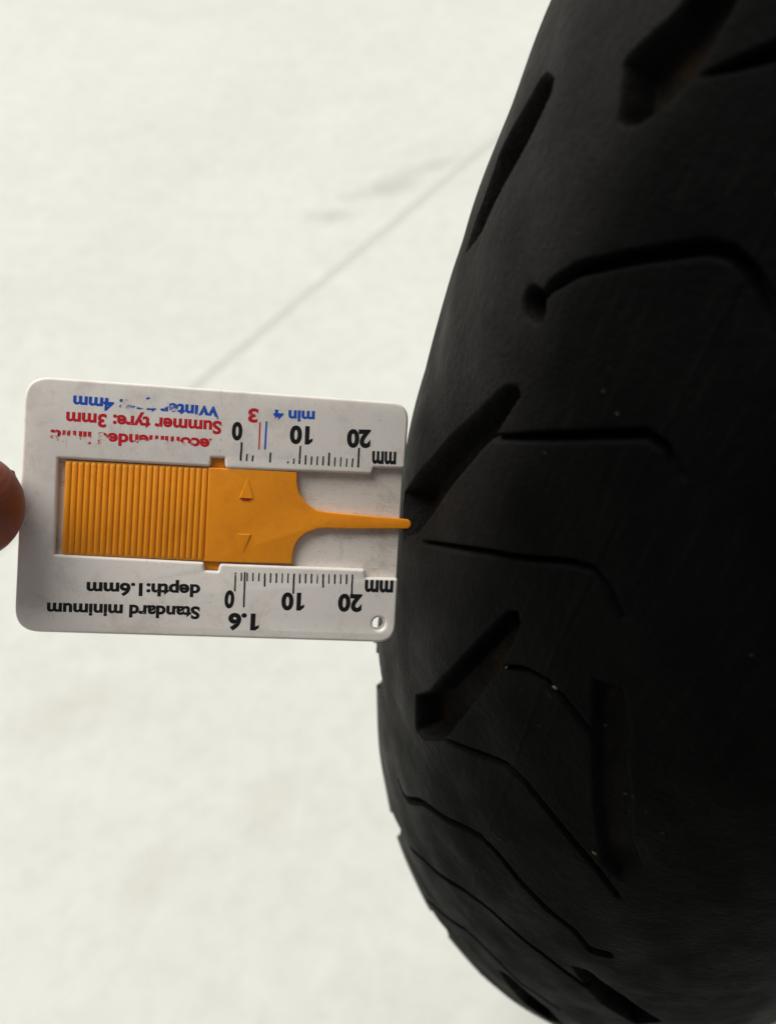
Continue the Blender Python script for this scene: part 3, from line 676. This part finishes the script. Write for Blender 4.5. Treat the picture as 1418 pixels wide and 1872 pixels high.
for p_ in bme.polygons: p_.use_smooth = True
bpy.data.meshes.remove(rest_body); bpy.data.meshes.remove(fine_hand)
Pi = Mp.inverted()
body = link('body', bme, M_SKIN, person); body.matrix_parent_inverse = Pi
def part(name, me, mat):
    o = link(name, me, mat, person); o.matrix_parent_inverse = Pi; return o
bm = bmesh.new()
chain(bm, [(-0.01, -0.345, 0.475), (-0.01, -0.49, 0.355), (0, -0.62, 0.24)], [0.155, 0.155, 0.150], 0.82)
chain(bm, [SHL, ELB, mm(WR).lerp(ELB, 0.45)], [0.072, 0.055, 0.044]); chain(bm, [SHR, (0.33, -0.40, 0.25), RW.lerp(Vector((0.33, -0.40, 0.25)), 0.25)], [0.072, 0.055, 0.042])
capsule(bm, SHL, SHR, 0.075, 0.075); capsule(bm, (-0.01, -0.335, 0.52), (-0.01, -0.31, 0.545), 0.078, 0.072)
jk = melt(bm, 0.006, 4); part('jacket', jk, M_CLOTH)
bm = bmesh.new()
capsule(bm, (-0.06, -0.63, 0.20), (0.06, -0.63, 0.20), 0.145, 0.145)
chain(bm, [(0.09, -0.62, 0.20), KR, (0.17, -0.43, 0.11)], [0.115, 0.078, 0.058]); chain(bm, [(-0.09, -0.62, 0.20), KL, (-0.14, -0.66, 0.068)], [0.115, 0.072, 0.056])
tr_ = melt(bm, 0.006, 4); part('trousers', tr_, M_TROUS)
for pts in (((0.17, -0.455, 0.065), (0.175, -0.33, 0.045), (0.18, -0.25, 0.038)), ((-0.14, -0.70, 0.070), (-0.14, -0.80, 0.060), (-0.14, -0.80, 0.045))):
    bm = bmesh.new(); chain(bm, pts, [0.050, 0.044, 0.036])
    part('shoe', melt(bm, 0.005, 4), M_CLOTH)
bm = bmesh.new()
capsule(bm, HD + Vector((0, -0.018, 0.055)), HD + Vector((0, -0.035, 0.0)), 0.086, 0.084); capsule(bm, HD + Vector((-0.035, 0.03, 0.098)), HD + Vector((0.035, 0.03, 0.098)), 0.036, 0.036)
h_ = link('hair', melt(bm, 0.004, 3), M_HAIR, body)
for sg in (-1, 1):
    bm = bmesh.new(); bmesh.ops.create_uvsphere(bm, u_segments=16, v_segments=10, radius=0.0115)
    bmesh.ops.translate(bm, verts=bm.verts, vec=HD + Vector((sg * 0.032, 0.066, 0.012)))
    e_ = link('eye', bm_mesh('eye', bm, 60), M_EYE, body)
def nail(tip, prev, r, back):
    tip, prev = Vector(tip), Vector(prev); d = (tip - prev).normalized(); b_ = Vector(back); b_ = (b_ - d * d.dot(b_)).normalized(); s_ = d.cross(b_)
    bm = bmesh.new(); rows = []
    for i in range(7):
        t = i / 6; w_ = 0.62 * math.sin(math.pi * (0.22 + 0.56 * t)) ** 0.5
        rows.append([bm.verts.new(Mg @ ((tip + d * r * (-0.75 + 1.35 * t) + s_ * r * 0.98 * math.sin(a_ * w_ * 1.25) + b_ * r * (1.0 * math.cos(a_ * w_ * 1.25) - 0.30 * max(0, t - 0.45))) / 1e3)) for a_ in np.linspace(-1, 1, 9)])
    for x_, y_ in zip(rows[:-1], rows[1:]):
        for k in range(8): bm.faces.new((x_[k], x_[k + 1], y_[k + 1], y_[k]))
    ext = bmesh.ops.solidify(bm, geom=bm.faces[:], thickness=0.0005)
    o = link('fingernail', bm_mesh('fingernail', bm, 60), M_NAIL, body)
nail((-7.4, -22.6, 5.6), (-22, -22, 2.5), 9.3, (0, 0.2, -1))
nail((-62, -47, 30), (-44, -50, 22), 8.0, (0, 0, 1))
nail((-66, -64, 26), (-50, -68, 18), 7.8, (0, 0, 1))
nail((-75, -79, 25), (-63, -84, 18), 6.8, (0, 0, 1))
nail((-66, -6, 33), (-88, 0, 26), 9.0, (0.2, 1, 0.4))
